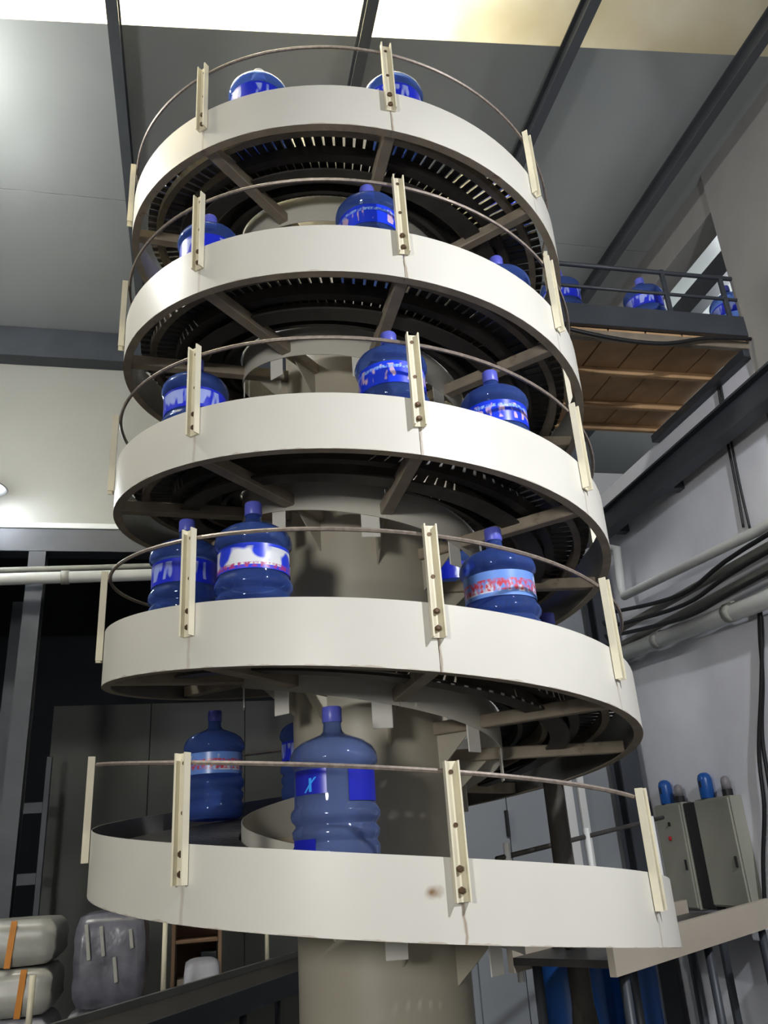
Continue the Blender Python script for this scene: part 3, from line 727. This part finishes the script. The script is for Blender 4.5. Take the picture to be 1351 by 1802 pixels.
# ------------------------------------------------------------------ wrapped goods at the lower left
def sack(name, w, d, h, seed):
    rr = random.Random(seed); bm = bmesh.new(); bmesh.ops.create_cube(bm, size=1.0)
    bmesh.ops.subdivide_edges(bm, edges=bm.edges[:], cuts=7, use_grid_fill=True)
    for v in bm.verts:
        x, y, z = v.co * 2
        k = 1 - 0.10 * (abs(x) ** 4 + abs(y) ** 4) / 2 - 0.10 * abs(z) ** 6
        f = lambda a: a * (1 - 0.06 * a * a)
        v.co = Vector((f(x) * w / 2 * (1 - 0.12 * z ** 4) , f(y) * d / 2 * (1 - 0.12 * z ** 4), f(z) * h / 2 * (1 - 0.10 * (x ** 4 + y ** 4) / 2) / 0.94)) + Vector((rr.uniform(-1, 1), rr.uniform(-1, 1), 0)) * 0.006
    zmin = min(v.co.z for v in bm.verts)
    for v in bm.verts: v.co.z -= zmin
    me = bpy.data.meshes.new(name); bm.to_mesh(me); bm.free()
    for p in me.polygons: p.use_smooth = True
    return me
def tapeband(parent, w, d, h, x, m):
    V = []; ys = d / 2 * 1.0
    me = boxme('tape', 0.035, 0.006, h * 0.96, 0.001); o = link('tape', me, parent, m); o.location = (x, -d / 2 * 0.955, h * 0.5); o.rotation_euler = (0, R(4), 0)
pal = thing('pallet', 'wooden pallet under the stacked white packs at the lower left', 'pallet', rm(-1.0, 6.2, 0), AZ)
for k in range(5): rbox('board', -1.75, -0.10, 5.80 + k * 0.17, 5.92 + k * 0.17, 0.10, 0.125, 'wood', pal)
for la in (-1.71, -0.95, -0.14): rbox('runner', la - 0.04, la + 0.04, 5.80, 6.60, 0, 0.10, 'wood', pal)
z = 0.127
lbs = ['bottom white woven bag of the left stack', 'white woven bag with green print under the taped packs', 'lower cloudy pack with orange tape at the left edge', 'upper cloudy pack with orange tape at the left edge']
for k in range(4):
    h = [0.36, 0.31, 0.262, 0.262][k]
    b = thing('wrapped_pack', lbs[k], 'pack', rm(-1.19, 6.15, z), AZ, 'stacked packs at the lower left')
    link('body', sack('body', 0.80, 0.62, h, k), b, 'wrap' if k > 1 else 'bag')
    if k > 1: tapeband(b, 0.80, 0.62, h, 0.21 if k == 2 else 0.13, 'orange')
    if k == 1:
        o = link('print_band', boxme('print_band', 0.46, 0.004, 0.06, 0.001), b, 'green'); o.location = (0.12, -0.297, h * 0.74)
    z += h + 0.001
z = 0.127
lb2 = ['bottom grey plastic bundle right of the taped packs', 'white woven bag with green print beside the low conveyor', 'upper grey plastic bundle right of the taped packs']
for k in range(3):
    h = [0.36, 0.30, 0.54][k]
    b = thing('plastic_bundle', lb2[k], 'bundle', rm(-0.50, 6.2, z), AZ, 'plastic bundles at the lower left')
    link('body', sack('body', 0.44 if k == 2 else 0.52, 0.6, h, 20 + k), b, 'wrapd' if k != 1 else 'bag')
    if k == 2:
        for q in range(4):
            o = link('fold', boxme('fold', 0.022, 0.010, 0.20 - 0.03 * q, 0.003), b, 'wrap'); o.location = (-0.13 + q * 0.085, -0.297, h * (0.70 if q != 2 else 0.40)); o.rotation_euler = (0, R(-8), 0)
    if k == 1:
        o = link('print_band', boxme('print_band', 0.34, 0.004, 0.05, 0.001), b, 'green'); o.location = (0, -0.290, h * 0.55)
    z += h + 0.001
wp = thing('white_sack', 'white sack slumped beside the low conveyor', 'sack', rm(0.06, 6.45, 0), AZ)
link('body', sack('body', 0.26, 0.46, 0.98, 40), wp, 'bag')
rk = thing('storage_rack', 'dim metal rack in the dark hall at the far left', 'rack', rm(-1.6, 8.55, 0), AZ)
for la in (-1.86, -1.62, -1.36): rbox('upright', la - 0.025, la + 0.025, 8.5, 8.55, 0, 2.6, 'steel', rk)
for zz in (0.8, 1.5, 2.1): rbox('cross_bar', -1.84, -1.38, 8.505, 8.545, zz, zz + 0.10, 'steel', rk)
# shelf with a carton, behind the low conveyor
sh = thing('open_shelf', 'brown open shelf unit below the lowest band, left of the column', 'shelf', rm(0.0, 7.7, 0), AZ)
rbox('side', -0.17, -0.14, 7.5, 7.9, 0, 1.25, 'card', sh); rbox('side', 0.19, 0.22, 7.5, 7.9, 0, 1.25, 'card', sh)
for zz in (0.30, 0.62, 1.0, 1.22): rbox('shelf_board', -0.138, 0.188, 7.5, 7.9, zz, zz + 0.025, 'card', sh)
rbox('back', -0.138, 0.188, 7.88, 7.9, 0, 1.24, 'card', sh)
o = rbox('carton', -0.12, 0.05, 7.52, 7.72, 0.646, 0.75, 'beige'); tag(o, 'small tan carton on the open shelf', 'carton')
o = rbox('tray', 0.06, 0.18, 7.52, 7.75, 0.646, 0.93, 'steel'); tag(o, 'dark tray standing on the open shelf', 'tray')
